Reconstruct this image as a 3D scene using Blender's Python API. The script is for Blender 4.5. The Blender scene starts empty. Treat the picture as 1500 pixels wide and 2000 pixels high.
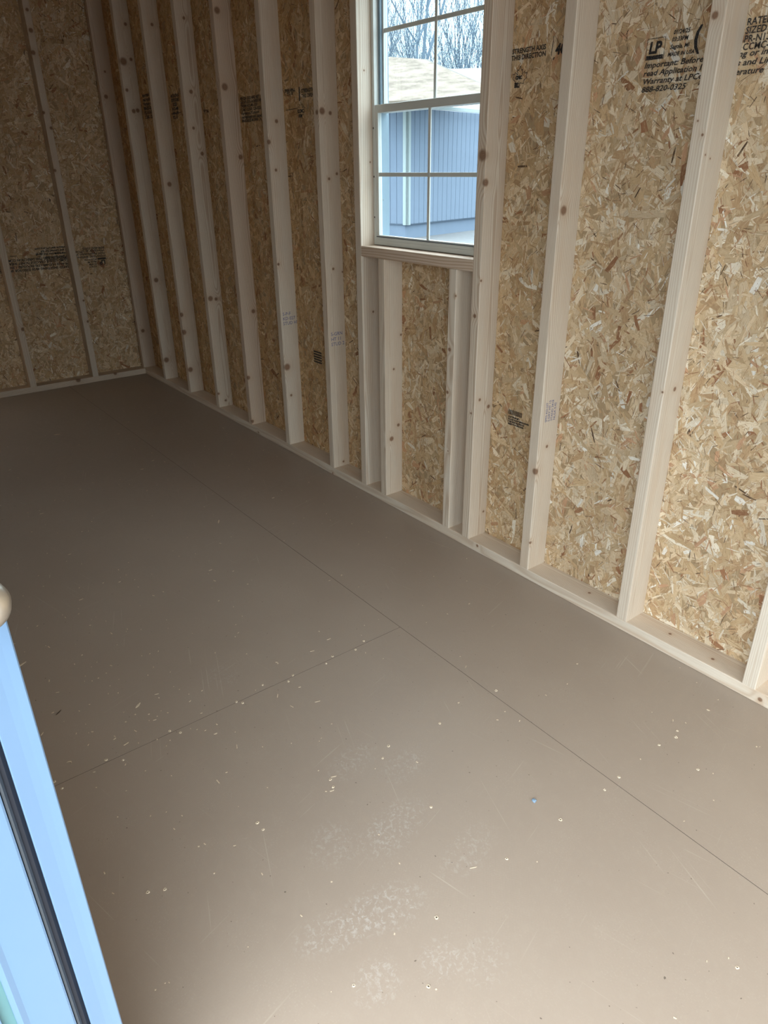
import bpy, bmesh, math, random
import numpy as np
from mathutils import Matrix, Vector
random.seed(7)
SC = bpy.context.scene
COL = SC.collection
# ------------------------------------------------------------------ camera
RIGHT = Vector((-0.60879037, -0.793263, -0.01039696))
UP = Vector((0.33902481, -0.27198869, 0.9006022))
FWD = Vector((0.71724226, -0.54475312, -0.43451993))
cam = bpy.data.objects.new('camera', bpy.data.cameras.new('camera'))
COL.objects.link(cam)
cam.data.sensor_fit = 'HORIZONTAL'; cam.data.sensor_width = 36.0
cam.data.lens = 1396.782 / 1500 * 36.0
cam.data.clip_start = 0.02; cam.data.clip_end = 500
cam.matrix_world = Matrix(((RIGHT.x, UP.x, -FWD.x, 0.0), (RIGHT.y, UP.y, -FWD.y, 1.7071),
                           (RIGHT.z, UP.z, -FWD.z, 1.31336), (0, 0, 0, 1)))
# the fitted axes are left-handed only if the basis was flipped: rebuild cleanly
r = FWD.cross(Vector((0, 0, 1))).normalized(); u = r.cross(FWD)
a = -0.0115439
r2 = r * math.cos(a) + u * math.sin(a); u2 = -r * math.sin(a) + u * math.cos(a)
cam.matrix_world = Matrix(((r2.x, u2.x, -FWD.x, 0.0), (r2.y, u2.y, -FWD.y, 1.7071),
                           (r2.z, u2.z, -FWD.z, 1.31336), (0, 0, 0, 1)))
SC.camera = cam
# ------------------------------------------------------------------ sky, exposure
SC.view_settings.view_transform = 'Standard'; SC.view_settings.look = 'None'
SC.view_settings.gamma = 1.0; SC.view_settings.use_curve_mapping = False
SC.view_settings.exposure = 0.0
SC.cycles.use_denoising = True
SC.cycles.max_bounces = 10; SC.cycles.diffuse_bounces = 6
SKY = 10.8
w = bpy.data.worlds.new('overcast_sky'); SC.world = w; w.use_nodes = True
nt = w.node_tree; nt.nodes.clear()
wo = nt.nodes.new('ShaderNodeOutputWorld'); bg = nt.nodes.new('ShaderNodeBackground')
tc = nt.nodes.new('ShaderNodeTexCoord'); sx = nt.nodes.new('ShaderNodeSeparateXYZ')
rp = nt.nodes.new('ShaderNodeValToRGB')
# overcast sky: the zenith is about three times as bright as the horizon
rp.color_ramp.elements[0].position = 0.0; rp.color_ramp.elements[0].color = (0.26, 0.33, 0.35, 1)
rp.color_ramp.elements[1].position = 1.0; rp.color_ramp.elements[1].color = (0.98, 1.0, 1.0, 1)
nt.links.new(tc.outputs['Generated'], sx.inputs[0]); nt.links.new(sx.outputs['Z'], rp.inputs[0])
nt.links.new(rp.outputs[0], bg.inputs[0]); bg.inputs[1].default_value = SKY
nt.links.new(bg.outputs[0], wo.inputs[0])

def portal(name, loc, rot, sx_, sy_):
    l = bpy.data.lights.new(name, 'AREA'); l.shape = 'RECTANGLE'; l.size = sx_; l.size_y = sy_
    l.cycles.is_portal = True
    o = bpy.data.objects.new(name, l); COL.objects.link(o); o.location = loc; o.rotation_euler = rot
DX0, DX1, DTOP = -0.85, 0.65, 1.94          # doorway in the left wall
portal('doorway_portal', ((DX0 + DX1) / 2, 1.80, DTOP / 2), (-math.pi / 2, 0, 0), DX1 - DX0, DTOP)
FY0, FY1, FTOP = 0.25, 1.15, 1.83             # open double doorway in the front end wall, behind the camera
portal('front_portal', (-1.25, (FY0 + FY1) / 2, FTOP / 2), (math.pi / 2, 0, -math.pi / 2), FY1 - FY0, FTOP)
portal('window_portal', (2.065, -0.13, 1.5), (math.pi / 2, 0, 0), 0.6, 0.9)

# ------------------------------------------------------------------ helpers
def obj(name, me, mat=None, parent=None, loc=(0, 0, 0), rot=(0, 0, 0)):
    if isinstance(me, bmesh.types.BMesh):
        m = bpy.data.meshes.new(name); me.to_mesh(m); me.free(); me = m
    o = bpy.data.objects.new(name, me); COL.objects.link(o)
    o.location = loc; o.rotation_euler = rot
    if mat is not None and len(me.materials) == 0: me.materials.append(mat)
    if parent is not None: o.parent = parent
    return o
def empty(name, loc=(0, 0, 0), rot=(0, 0, 0), parent=None):
    o = bpy.data.objects.new(name, None); COL.objects.link(o); o.location = loc; o.rotation_euler = rot
    if parent is not None: o.parent = parent
    return o
def tag(o, label=None, cat=None, group=None, kind=None):
    if label: o['label'] = label
    if cat: o['category'] = cat
    if group: o['group'] = group
    if kind: o['kind'] = kind
    return o
def box(bm, x0, x1, y0, y1, z0, z1):
    vs = [bm.verts.new((x, y, z)) for x in (x0, x1) for y in (y0, y1) for z in (z0, z1)]
    for f in ((0, 1, 3, 2), (4, 6, 7, 5), (0, 4, 5, 1), (2, 3, 7, 6), (0, 2, 6, 4), (1, 5, 7, 3)):
        bm.faces.new([vs[i] for i in f])
    bmesh.ops.recalc_face_normals(bm, faces=bm.faces)
    return vs
def boxmesh(*b, bevel=0.0, seg=2):
    bm = bmesh.new()
    for i in range(0, len(b), 6): box(bm, *b[i:i + 6])
    if bevel: bmesh.ops.bevel(bm, geom=list(bm.edges), offset=bevel, segments=seg, affect='EDGES', profile=0.5)
    return bm
class N:
    """small node-tree helper"""
    def __init__(s, name):
        s.m = bpy.data.materials.new(name); s.m.use_nodes = True; s.t = s.m.node_tree; s.t.nodes.clear()
        s.out = s.t.nodes.new('ShaderNodeOutputMaterial')
    def n(s, typ, **kw):
        nd = s.t.nodes.new(typ)
        for k, v in kw.items(): setattr(nd, k, v)
        return nd
    def put(s, sock, v):
        if isinstance(v, bpy.types.NodeSocket): s.t.links.new(v, sock)
        elif v is not None: sock.default_value = v
    def math(s, op, a, b=None, c=None, clamp=False):
        nd = s.n('ShaderNodeMath', operation=op, use_clamp=clamp)
        s.put(nd.inputs[0], a); s.put(nd.inputs[1], b)
        if c is not None: s.put(nd.inputs[2], c)
        return nd.outputs[0]
    def vmath(s, op, a, b=None, out=0):
        nd = s.n('ShaderNodeVectorMath', operation=op); s.put(nd.inputs[0], a)
        if b is not None: s.put(nd.inputs[1], b)
        return nd.outputs['Value'] if op in ('LENGTH', 'DISTANCE') else nd.outputs[0]
    def mix(s, f, a, b, mode='MIX'):
        nd = s.n('ShaderNodeMix', data_type='RGBA', blend_type=mode); s.put(nd.inputs[0], f)
        s.put(nd.inputs[6], a); s.put(nd.inputs[7], b); return nd.outputs[2]
    def ramp(s, f, *stops):
        nd = s.n('ShaderNodeValToRGB'); cr = nd.color_ramp
        while len(cr.elements) < len(stops): cr.elements.new(0.5)
        for e, (p, c) in zip(cr.elements, stops):
            e.position = p; e.color = (c, c, c, 1) if isinstance(c, (int, float)) else (*c, 1)
        s.put(nd.inputs[0], f); return nd.outputs[0]
    def noise(s, vec, scale, detail=2, rough=0.5, dist=0.0):
        nd = s.n('ShaderNodeTexNoise'); s.put(nd.inputs['Vector'], vec); s.put(nd.inputs['Scale'], scale)
        nd.inputs['Detail'].default_value = detail; nd.inputs['Roughness'].default_value = rough
        nd.inputs['Distortion'].default_value = dist; return nd.outputs[0]
    def bsdf(s, color, rough=0.6, metal=0.0, spec=0.5, bump=None, bstr=0.3, bdist=0.001, coat=0.0):
        b = s.n('ShaderNodeBsdfPrincipled'); s.put(b.inputs['Base Color'], color)
        s.put(b.inputs['Roughness'], rough); s.put(b.inputs['Metallic'], metal); s.put(b.inputs['Specular IOR Level'], spec)
        if bump is not None:
            bp = s.n('ShaderNodeBump'); s.put(bp.inputs['Height'], bump)
            bp.inputs['Strength'].default_value = bstr; bp.inputs['Distance'].default_value = bdist
            s.t.links.new(bp.outputs[0], b.inputs['Normal'])
        s.t.links.new(b.outputs[0], s.out.inputs[0]); return b
def rgb(*c): return (*c, 1)

# ------------------------------------------------------------------ materials
NK = 8
def make_wood():
    k = N('pine_lumber')
    P = k.n('ShaderNodeTexCoord').outputs['Object']
    R = k.n('ShaderNodeObjectInfo').outputs['Random']
    mask = None; warp = None; halo = None
    for i in range(NK):
        kp = k.n('ShaderNodeAttribute', attribute_type='OBJECT', attribute_name='knot_%d' % i).outputs['Vector']
        kr = k.n('ShaderNodeAttribute', attribute_type='OBJECT', attribute_name='knot_radius_%d' % i).outputs['Fac']
        d = k.vmath('LENGTH', k.vmath('SUBTRACT', P, kp))
        q = k.math('DIVIDE', d, k.math('MAXIMUM', kr, 0.0005))
        m = k.math('SUBTRACT', 1.0, q, clamp=True)
        m = k.math('MULTIPLY', m, 2.2, clamp=True)
        e = k.math('POWER', 2.718, k.math('MULTIPLY', k.math('MULTIPLY', q, q), -0.16))
        e = k.math('MULTIPLY', e, kr)
        ring = k.math('MULTIPLY', k.math('POWER', 2.718, k.math('MULTIPLY', k.math('MULTIPLY', q, q), -0.3)), 1.0)
        mask = m if mask is None else k.math('MAXIMUM', mask, m)
        warp = e if warp is None else k.math('ADD', warp, e)
        halo = ring if halo is None else k.math('MAXIMUM', halo, ring)
    # annual rings about a pith beside the board, drawn out along its length
    off = k.n('ShaderNodeCombineXYZ')
    k.put(off.inputs[0], k.math('MULTIPLY_ADD', R, 0.09, -0.02)); k.put(off.inputs[1], k.math('MULTIPLY_ADD', k.math('FRACT', k.math('MULTIPLY', R, 7.3)), 0.10, -0.01))
    k.put(off.inputs[2], k.math('MULTIPLY', R, 37.0))
    Q = k.vmath('ADD', P, off.outputs[0])
    low = k.noise(k.vmath('MULTIPLY', Q, (9, 9, 1.1)), 1.0, 2, 0.5)
    sp = k.n('ShaderNodeSeparateXYZ'); k.put(sp.inputs[0], Q)
    rr = k.math('SQRT', k.math('ADD', k.math('MULTIPLY', sp.outputs[0], sp.outputs[0]), k.math('MULTIPLY', sp.outputs[1], sp.outputs[1])))
    rr = k.math('ADD', rr, k.math('MULTIPLY', low, 0.030))
    rr = k.math('ADD', rr, k.math('MULTIPLY', warp, 0.7))
    ph = k.math('MULTIPLY', rr, 2 * math.pi / 0.0052)
    s1 = k.math('MULTIPLY_ADD', k.math('SINE', ph), 0.5, 0.5)
    s1 = k.math('POWER', s1, 1.8)
    fib = k.noise(k.vmath('MULTIPLY', Q, (900, 900, 18)), 1.0, 3, 0.6)
    blotch = k.noise(k.vmath('MULTIPLY', Q, (18, 18, 2.2)), 1.0, 3, 0.55)
    amt = k.math('MULTIPLY_ADD', k.math('FRACT', k.math('MULTIPLY', R, 13.7)), 0.45, 0.25)
    gs = k.n('ShaderNodeAttribute', attribute_type='OBJECT', attribute_name='grain_extra').outputs['Fac']
    amt = k.math('ADD', amt, k.math('MULTIPLY', gs, 0.5), clamp=True)
    pale = k.mix(k.math('FRACT', k.math('MULTIPLY', R, 5.1)), rgb(0.77, 0.705, 0.615), rgb(0.74, 0.65, 0.545))
    dark = rgb(0.49, 0.345, 0.235)
    pale = k.mix(k.math('MULTIPLY', gs, 0.55, clamp=True), pale, rgb(0.66, 0.50, 0.40))
    c = k.mix(k.math('MULTIPLY', s1, amt), pale, dark)
    c = k.mix(k.ramp(blotch, (0.5, 0.0), (0.75, 0.45)), c, rgb(0.64, 0.47, 0.33))
    c = k.mix(k.ramp(fib, (0.35, 0.22), (0.6, 0.0)), c, rgb(0.42, 0.31, 0.22))
    c = k.mix(k.math('MULTIPLY', halo, 0.35), c, rgb(0.52, 0.35, 0.22))
    kn = k.mix(k.noise(k.vmath('MULTIPLY', P, (260, 260, 260)), 1.0, 2), rgb(0.10, 0.05, 0.03), rgb(0.36, 0.20, 0.12))
    c = k.mix(k.math('MULTIPLY', mask, 0.9), c, kn)
    h = k.math('ADD', k.math('MULTIPLY', fib, 0.6), k.math('MULTIPLY', s1, -0.3))
    k.bsdf(c, 0.62, spec=0.3, bump=h, bstr=0.25, bdist=0.0006)
    return k.m
WOOD = make_wood()
def make_osb():
    k = N('osb_strand')
    c = k.n('ShaderNodeAttribute', attribute_name='strand_colour').outputs['Color']
    uv = k.n('ShaderNodeUVMap', uv_map='grain').outputs[0]
    ed = k.n('ShaderNodeUVMap', uv_map='edge').outputs[0]
    g = k.noise(k.vmath('MULTIPLY', uv, (40, 700, 1)), 1.0, 3, 0.6)
    g2 = k.noise(k.vmath('MULTIPLY', uv, (60, 130, 1)), 1.0, 2, 0.5)
    c = k.mix(k.ramp(g, (0.32, 0.55), (0.55, 0.0)), c, k.mix(1.0, c, rgb(0.58, 0.43, 0.28), 'MULTIPLY'))
    c = k.mix(k.ramp(g2, (0.50, 0.0), (0.8, 0.4)), c, rgb(0.74, 0.57, 0.35))
    s = k.n('ShaderNodeSeparateXYZ'); k.put(s.inputs[0], ed)
    a1 = k.math('ABSOLUTE', k.math('SUBTRACT', s.outputs[1], 0.5)); a2 = k.math('ABSOLUTE', k.math('SUBTRACT', s.outputs[0], 0.5))
    e = k.ramp(k.math('MAXIMUM', a1, a2), (0.42, 0.0), (0.52, 0.55))  # strand rims darkened in colour for the shade in gaps between strands
    c = k.mix(e, c, k.mix(1.0, c, rgb(0.32, 0.20, 0.12), 'MULTIPLY'))
    PO = k.n('ShaderNodeTexCoord').outputs['Object']
    sp = k.noise(k.vmath('MULTIPLY', PO, (300, 300, 150)), 1.0, 4, 0.7, 1.2)
    c = k.mix(k.ramp(sp, (0.60, 0.0), (0.68, 0.75)), c, k.mix(1.0, c, rgb(0.36, 0.22, 0.13), 'MULTIPLY'))
    k.bsdf(c, 0.55, spec=0.35, bump=g, bstr=0.25, bdist=0.0005)
    return k.m
OSB = make_osb()
def make_board():
    k = N('osb_board')
    P = k.n('ShaderNodeTexCoord').outputs['Object']
    a = k.noise(k.vmath('MULTIPLY', P, (120, 120, 40)), 1.0, 3, 0.6)
    k.bsdf(k.mix(a, rgb(0.33, 0.22, 0.12), rgb(0.55, 0.41, 0.25)), 0.7, bump=a, bstr=0.4)
    return k.m
BOARD = make_board()
def make_floor():
    k = N('brown_coated_floor')
    P = k.n('ShaderNodeTexCoord').outputs['Object']
    s = k.n('ShaderNodeSeparateXYZ'); k.put(s.inputs[0], P)
    big = k.noise(P, 2.2, 3, 0.55)
    c = k.mix(big, rgb(0.340, 0.280, 0.232), rgb(0.405, 0.342, 0.286))
    # fine screen texture pressed into the sheet, running on the diagonal
    d1 = k.math('SINE', k.math('MULTIPLY', k.math('ADD', s.outputs[0], s.outputs[1]), 2 * math.pi / 0.0034))
    d2 = k.math('SINE', k.math('MULTIPLY', k.math('SUBTRACT', s.outputs[0], s.outputs[1]), 2 * math.pi / 0.0034))
    weave = k.math('MULTIPLY', k.math('MULTIPLY_ADD', d1, 0.7, k.math('MULTIPLY', d2, 0.3)), 0.5)
    # dust and rubbed traffic marks
    n1 = k.noise(P, 260.0, 4, 0.7); n2 = k.noise(P, 9.0, 3, 0.6); n3 = k.noise(P, 45.0, 4, 0.65)
    dust = k.math('MULTIPLY', k.ramp(n1, (0.56, 0.0), (0.74, 1.0)), k.ramp(n2, (0.42, 0.0), (0.7, 0.5)))
    c = k.mix(dust, c, rgb(0.58, 0.53, 0.46))
    c = k.mix(k.ramp(n3, (0.5, 0.0), (0.85, 0.35)), c, rgb(0.42, 0.36, 0.30))
    # long faint drag scratches along and across the sheets
    for sc_, rot in (((3.0, 170.0, 1), 0.35), ((2.5, 210.0, 1), -0.25), ((4.0, 150.0, 1), 1.3)):
        mp = k.n('ShaderNodeMapping'); k.put(mp.inputs[0], P); mp.inputs['Rotation'].default_value = (0, 0, rot); mp.inputs['Scale'].default_value = (1, 1, 1)
        ln = k.noise(k.vmath('MULTIPLY', mp.outputs[0], sc_), 1.0, 1, 0.4)
        m = k.math('MULTIPLY', k.ramp(ln, (0.715, 0.0), (0.76, 0.28)), k.ramp(k.noise(mp.outputs[0], 6.0, 2), (0.48, 0.0), (0.62, 1.0)))
        c = k.mix(m, c, rgb(0.60, 0.55, 0.48))
    # dried footprints: patches of short tread bars
    tread = k.n('ShaderNodeTexVoronoi', feature='DISTANCE_TO_EDGE'); mp = k.n('ShaderNodeMapping'); k.put(mp.inputs[0], P)
    mp.inputs['Rotation'].default_value = (0, 0, 0.6); k.put(tread.inputs['Vector'], k.vmath('MULTIPLY', mp.outputs[0], (1.0, 2.6, 1.0))); tread.inputs['Scale'].default_value = 42.0
    tv = k.ramp(tread.outputs[0], (0.10, 1.0), (0.22, 0.0))
    rough_t = k.ramp(k.noise(P, 95.0, 4, 0.75, 0.6), (0.50, 0.0), (0.60, 1.0))
    for (x, y, rx, ry, ang, st) in ((1.60, 1.08, .07, .05, .3, .30), (1.10, .98, .05, .09, .2, .55), (1.01, .89, .05, .08, .2, .55), (.93, 1.15, .07, .07, .1, .55),
                                (.885, 1.02, .06, .11, .2, .8), (.765, 1.26, .05, .09, -.3, .8), (.745, 1.15, .06, .10, -.3, .95), (.64, 1.25, .05, .06, .2, .7),
                                (.55, 1.07, .05, .07, .3, .45), (.74, .93, .05, .10, .2, .5), (.60, 1.13, .05, .05, .2, .7)):
        mp2 = k.n('ShaderNodeMapping', vector_type='TEXTURE'); k.put(mp2.inputs[0], P); mp2.inputs['Location'].default_value = (x, y, 0)
        mp2.inputs['Rotation'].default_value = (0, 0, ang); mp2.inputs['Scale'].default_value = (rx, ry, 1)
        dd = k.vmath('LENGTH', k.vmath('MULTIPLY', mp2.outputs[0], (1, 1, 0)))
        m = k.math('MULTIPLY', k.ramp(dd, (0.55, 1.0), (1.1, 0.0)), k.math('MULTIPLY', rough_t, k.math('MULTIPLY_ADD', tv, 0.7, 0.3)))
        c = k.mix(k.math('MULTIPLY', m, st * 0.36), c, rgb(0.62, 0.62, 0.61))
    spots = k.ramp(k.noise(P, 120.0, 1, 0.5), (0.76, 0.0), (0.80, 0.8))
    c = k.mix(spots, c, rgb(0.10, 0.08, 0.065))
    h = k.math('ADD', weave, k.math('MULTIPLY', n3, 0.8))
    rgh = k.ramp(n3, (0.3, 0.36), (0.7, 0.5))
    k.bsdf(c, rgh, spec=0.5, bump=h, bstr=0.16, bdist=0.0006)
    return k.m
FLOOR = make_floor()
def plain(name, col, rough=0.6, metal=0.0, var=0.08, scale=60, spec=0.5):
    k = N(name); P = k.n('ShaderNodeTexCoord').outputs['Object']; a = k.noise(P, scale, 3, 0.6)
    lo = tuple(max(0, x * (1 - var)) for x in col); hi = tuple(min(1, x * (1 + var)) for x in col)
    k.bsdf(k.mix(a, rgb(*lo), rgb(*hi)), rough, metal, spec, bump=a, bstr=0.05)
    return k.m
INK = None
def make_ink(name, col, lo, hi):
    k = N(name); P = k.n('ShaderNodeTexCoord').outputs['Object']
    a = k.noise(P, 900.0, 3, 0.7)
    s = k.n('ShaderNodeSeparateXYZ'); k.put(s.inputs[0], P)
    f = k.ramp(a, (lo, 0.0), (hi, 1.0))
    b = k.n('ShaderNodeBsdfPrincipled'); b.inputs['Base Color'].default_value = rgb(*col); b.inputs['Roughness'].default_value = 0.6
    t = k.n('ShaderNodeBsdfTransparent'); mx = k.n('ShaderNodeMixShader'); k.put(mx.inputs[0], f)
    k.t.links.new(t.outputs[0], mx.inputs[1]); k.t.links.new(b.outputs[0], mx.inputs[2]); k.t.links.new(mx.outputs[0], k.out.inputs[0])
    return k.m
INK = make_ink('black_print_ink', (0.014, 0.015, 0.02), 0.36, 0.44)
STAMP = make_ink('violet_stamp_ink', (0.12, 0.14, 0.32), 0.36, 0.50)
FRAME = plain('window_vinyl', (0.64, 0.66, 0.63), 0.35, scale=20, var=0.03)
RUBBER = plain('dark_gasket_rubber', (0.022, 0.024, 0.035), 0.6)
RUBBER2 = plain('worn_gasket_lip', (0.075, 0.085, 0.10), 0.5)
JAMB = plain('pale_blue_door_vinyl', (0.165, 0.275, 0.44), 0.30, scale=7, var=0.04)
TEAL = plain('grey_green_door_trim', (0.13, 0.28, 0.30), 0.4)
NICKEL = plain('satin_nickel', (0.62, 0.58, 0.52), 0.35, 0.85)
CHIP = plain('torn_wood_fibre', (0.72, 0.62, 0.48), 0.8, var=0.25, scale=300)
STEEL = plain('screw_steel', (0.13, 0.11, 0.09), 0.4, 0.6)
BLUE = plain('blue_grey_nub', (0.20, 0.30, 0.42), 0.35)
SIDING = plain('grey_siding_paint', (0.135, 0.175, 0.235), 0.75, scale=5)
TRACK = plain('grey_window_track', (0.20, 0.28, 0.34), 0.5)
WTRIM = plain('white_exterior_trim', (0.28, 0.33, 0.33), 0.6)
def make_shingle():
    k = N('tan_shingles'); P = k.n('ShaderNodeTexCoord').outputs['Object']
    a = k.noise(k.vmath('MULTIPLY', P, (2.2, 2.2, 5)), 1.0, 4, 0.75)
    k.bsdf(k.mix(k.ramp(a, (0.35, 0.0), (0.65, 1.0)), rgb(0.085, 0.066, 0.048), rgb(0.20, 0.165, 0.128)), 0.9)
    return k.m
SHINGLE = make_shingle()
PALEROOF = plain('pale_metal_roof', (0.30, 0.30, 0.29), 0.7)
GRAVEL = plain('grey_gravel', (0.16, 0.165, 0.17), 0.9, scale=12, var=0.35)
BARK = plain('bare_bark', (0.09, 0.13, 0.17), 0.9)
def make_glass():
    k = N('window_glass'); fr = k.n('ShaderNodeFresnel'); fr.inputs[0].default_value = 1.45
    t = k.n('ShaderNodeBsdfTransparent'); t.inputs[0].default_value = rgb(0.83, 0.89, 0.92)
    g = k.n('ShaderNodeBsdfGlossy'); g.inputs['Roughness'].default_value = 0.02
    mx = k.n('ShaderNodeMixShader'); k.put(mx.inputs[0], k.math('MULTIPLY', fr.outputs[0], k.math('SUBTRACT', 1.0, k.n('ShaderNodeNewGeometry').outputs['Backfacing'])))
    k.t.links.new(t.outputs[0], mx.inputs[1]); k.t.links.new(g.outputs[0], mx.inputs[2]); k.t.links.new(mx.outputs[0], k.out.inputs[0])
    return k.m
GLASS = make_glass()

# ------------------------------------------------------------------ dimensions (metres)
T, D, H = 0.038, 0.0889, 2.36          # lumber thickness, lumber depth, wall height to the top plate
XB = 5.045                             # inner face of the back wall plate
YL = 1.651                             # inner face of the left wall
XF = -1.10                             # inner face of the front wall

# ------------------------------------------------------------------ OSB panels
PAL = np.array([(0.58, 0.415, 0.235), (0.64, 0.48, 0.295), (0.53, 0.36, 0.19), (0.70, 0.56, 0.375), (0.47, 0.30, 0.155),
                (0.76, 0.65, 0.48), (0.32, 0.15, 0.07), (0.82, 0.75, 0.62), (0.10, 0.055, 0.03), (0.54, 0.31, 0.17)])
def strand_mesh(wd, ht, seed, hole=None, dens=1.0, bounce_tint=0.0):
    rg = np.random.default_rng(seed)
    sets = [  # number per m2, length range, width range, palette weights, layer
        (1100, (.06, .14), (.014, .038), (22, 22, 16, 12, 10, 6, .8, 1, 0, 2), 0.0),
        (1250, (.03, .095), (.006, .022), (22, 22, 17, 14, 12, 6, 1.6, 1.6, .1, 2.5), 0.25),
        (2000, (.018, .055), (.002, .007), (14, 18, 16, 15, 16, 9, 4, 3, 1.2, 4), 0.5),
        (3600, (.006, .034), (.0007, .0024), (3, 6, 12, 8, 24, 8, 22, 5, 14, 8), 0.85),
        (22, (.03, .06), (.010, .022), (0, 0, 0, 0, 0, 2, 8, 4, 0, 8), 0.9),
        (9, (.03, .05), (.003, .006), (0, 0, 0, 0, 0, 0, 1, 0, 6, 0), 0.95)]
    V = []; C = []; G = []; E = []
    for n, Lr, Wr, wt, lay in sets:
        n = int(n * wd * ht * dens)
        L = rg.uniform(*Lr, n); W = rg.uniform(*Wr, n)
        cx = rg.uniform(0, wd, n); cz = rg.uniform(0, ht, n)
        ang = rg.normal(0.0, 0.95, n) + math.pi / 2
        if hole:
            ok = ~((cx > hole[0] - .012) & (cx < hole[1] + .012) & (cz > hole[2] - .012) & (cz < hole[3] + .012))
            L, W, cx, cz, ang = L[ok], W[ok], cx[ok], cz[ok], ang[ok]; n = len(L)
        # ragged six-sided outline
        px = np.stack([-.5 + rg.uniform(0, .10, n), -.5 + rg.uniform(0, .16, n), rg.uniform(-.15, .15, n), .5 - rg.uniform(0, .16, n), .5 - rg.uniform(0, .10, n), rg.uniform(-.15, .15, n)], 1)
        py = np.stack([.5 - rg.uniform(0, .35, n), -.5 + rg.uniform(0, .35, n), -.5 + rg.uniform(0, .12, n), -.5 + rg.uniform(0, .35, n), .5 - rg.uniform(0, .35, n), .5 - rg.uniform(0, .12, n)], 1)
        lx = px * L[:, None]; ly = py * W[:, None]
        ca, sa = np.cos(ang)[:, None], np.sin(ang)[:, None]
        x = cx[:, None] + lx * ca - ly * sa; z = cz[:, None] + lx * sa + ly * ca
        x = np.clip(x, 0.0005, wd - 0.0005); z = np.clip(z, 0, ht)
        tl, tw = rg.normal(0, .010, n)[:, None], rg.normal(0, .03, n)[:, None]
        y = (0.0004 + 0.0009 * (lay + rg.uniform(0, .5, n)))[:, None] + lx * tl + ly * tw
        y = np.clip(y, 0.0001, 0.0022)
        V.append(np.stack([x, y, z], 2).reshape(-1, 3))
        wt = np.array(wt, float); wt /= wt.sum()
        c = PAL[rg.choice(len(PAL), n, p=wt)] * rg.uniform(.86, 1.14, n)[:, None]
        c = c * np.array([1.10, 1.13, 1.20]); c *= np.array([1 - .04 * bounce_tint, 1 - .15 * bounce_tint, 1 - .34 * bounce_tint])
        C.append(np.concatenate([np.clip(c, 0, 1), np.ones((n, 1))], 1))
        o = rg.uniform(0, 50, (n, 2))
        G.append(np.stack([lx + o[:, :1], ly + o[:, 1:]], 2).reshape(-1, 2)); E.append(np.stack([px + .5, py + .5], 2).reshape(-1, 2))
    V = np.concatenate(V); C = np.concatenate(C); G = np.concatenate(G); E = np.concatenate(E)
    n = len(V) // 6
    me = bpy.data.meshes.new('strands')
    me.vertices.add(len(V)); me.vertices.foreach_set('co', V.astype(np.float32).ravel())
    me.loops.add(len(V)); me.polygons.add(n)
    idx = np.arange(len(V)).reshape(-1, 6)[:, ::-1].ravel()   # faces towards +y
    me.loops.foreach_set('vertex_index', idx.astype(np.int32))
    me.polygons.foreach_set('loop_start', (np.arange(n) * 6).astype(np.int32))
    for nm, A in (('grain', G), ('edge', E)):
        uv = me.uv_layers.new(name=nm); uv.data.foreach_set('uv', A[idx].astype(np.float32).ravel())
    at = me.attributes.new('strand_colour', 'FLOAT_COLOR', 'FACE'); at.data.foreach_set('color', C.astype(np.float32).ravel())
    me.update(calc_edges=True); me.validate(); me.materials.append(OSB)
    return me
def osb_panel(parent, loc, rz, wd, ht, seed, hole=None, dens=1.0, bounce_tint=0.0):
    """one sheet: local x across, y towards the room, z up"""
    if hole:
        h = hole; bm = boxmesh(0, h[0], -.011, 0, 0, ht, h[1], wd, -.011, 0, 0, ht, h[0], h[1], -.011, 0, 0, h[2], h[0], h[1], -.011, 0, h[3], ht)
    else: bm = boxmesh(0.0008, wd - 0.0008, -.011, 0, 0, ht)
    p = obj('osb_panel', bm, BOARD, parent, loc, (0, 0, rz))
    s = obj('strands', strand_mesh(wd, ht, seed, hole, dens, bounce_tint), OSB, p); s['kind'] = 'stuff'
    return p

def bake(t):
    me = bpy.data.meshes.new_from_object(t); me.name = 'printed_text'
    o = bpy.data.objects.new('printed_text', me); COL.objects.link(o)
    o.parent = t.parent; o.location = t.location; o.rotation_euler = t.rotation_euler; o.scale = t.scale
    cu = t.data; bpy.data.objects.remove(t); bpy.data.curves.remove(cu)
    return o
def text(parent, s, x, z, size, rot=0.0, shear=0.0, mat=INK, y=0.0030, bold=0.0, face='y', sx=1.0):
    """print on a face; local text x runs towards -x of the panel (read from the room)"""
    cu = bpy.data.curves.new('printed_text', 'FONT'); cu.body = s; cu.size = size; cu.shear = shear; cu.offset = bold + .00035
    cu.space_line = 0.85; cu.resolution_u = 2
    t = bpy.data.objects.new('printed_text', cu); COL.objects.link(t); cu.materials.append(mat)
    t.parent = parent
    if face == 'y':
        t.location = (x, y, z); t.rotation_euler = Matrix.Rotation(math.pi, 4, 'Z').to_3x3().to_4x4().__matmul__(Matrix.Rotation(math.pi / 2, 4, 'X')).__matmul__(Matrix.Rotation(rot, 4, 'Z')).to_euler()
    t.scale = (sx, 1, 1)
    return bake(t)
def marks(parent, polys, mat=INK, name='printed_mark', y=0.0030):
    bm = bmesh.new()
    for pl in polys:
        vs = [bm.verts.new((px, y, pz)) for px, pz in pl]; bm.faces.new(vs)
    return obj(name, bm, mat, parent)
def bar(x0, z0, x1, z1, w_):
    dx, dz = x1 - x0, z1 - z0; l = math.hypot(dx, dz) or 1; nx, nz = -dz / l * w_ / 2, dx / l * w_ / 2
    return [(x0 + nx, z0 + nz), (x1 + nx, z1 + nz), (x1 - nx, z1 - nz), (x0 - nx, z0 - nz)]
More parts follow.
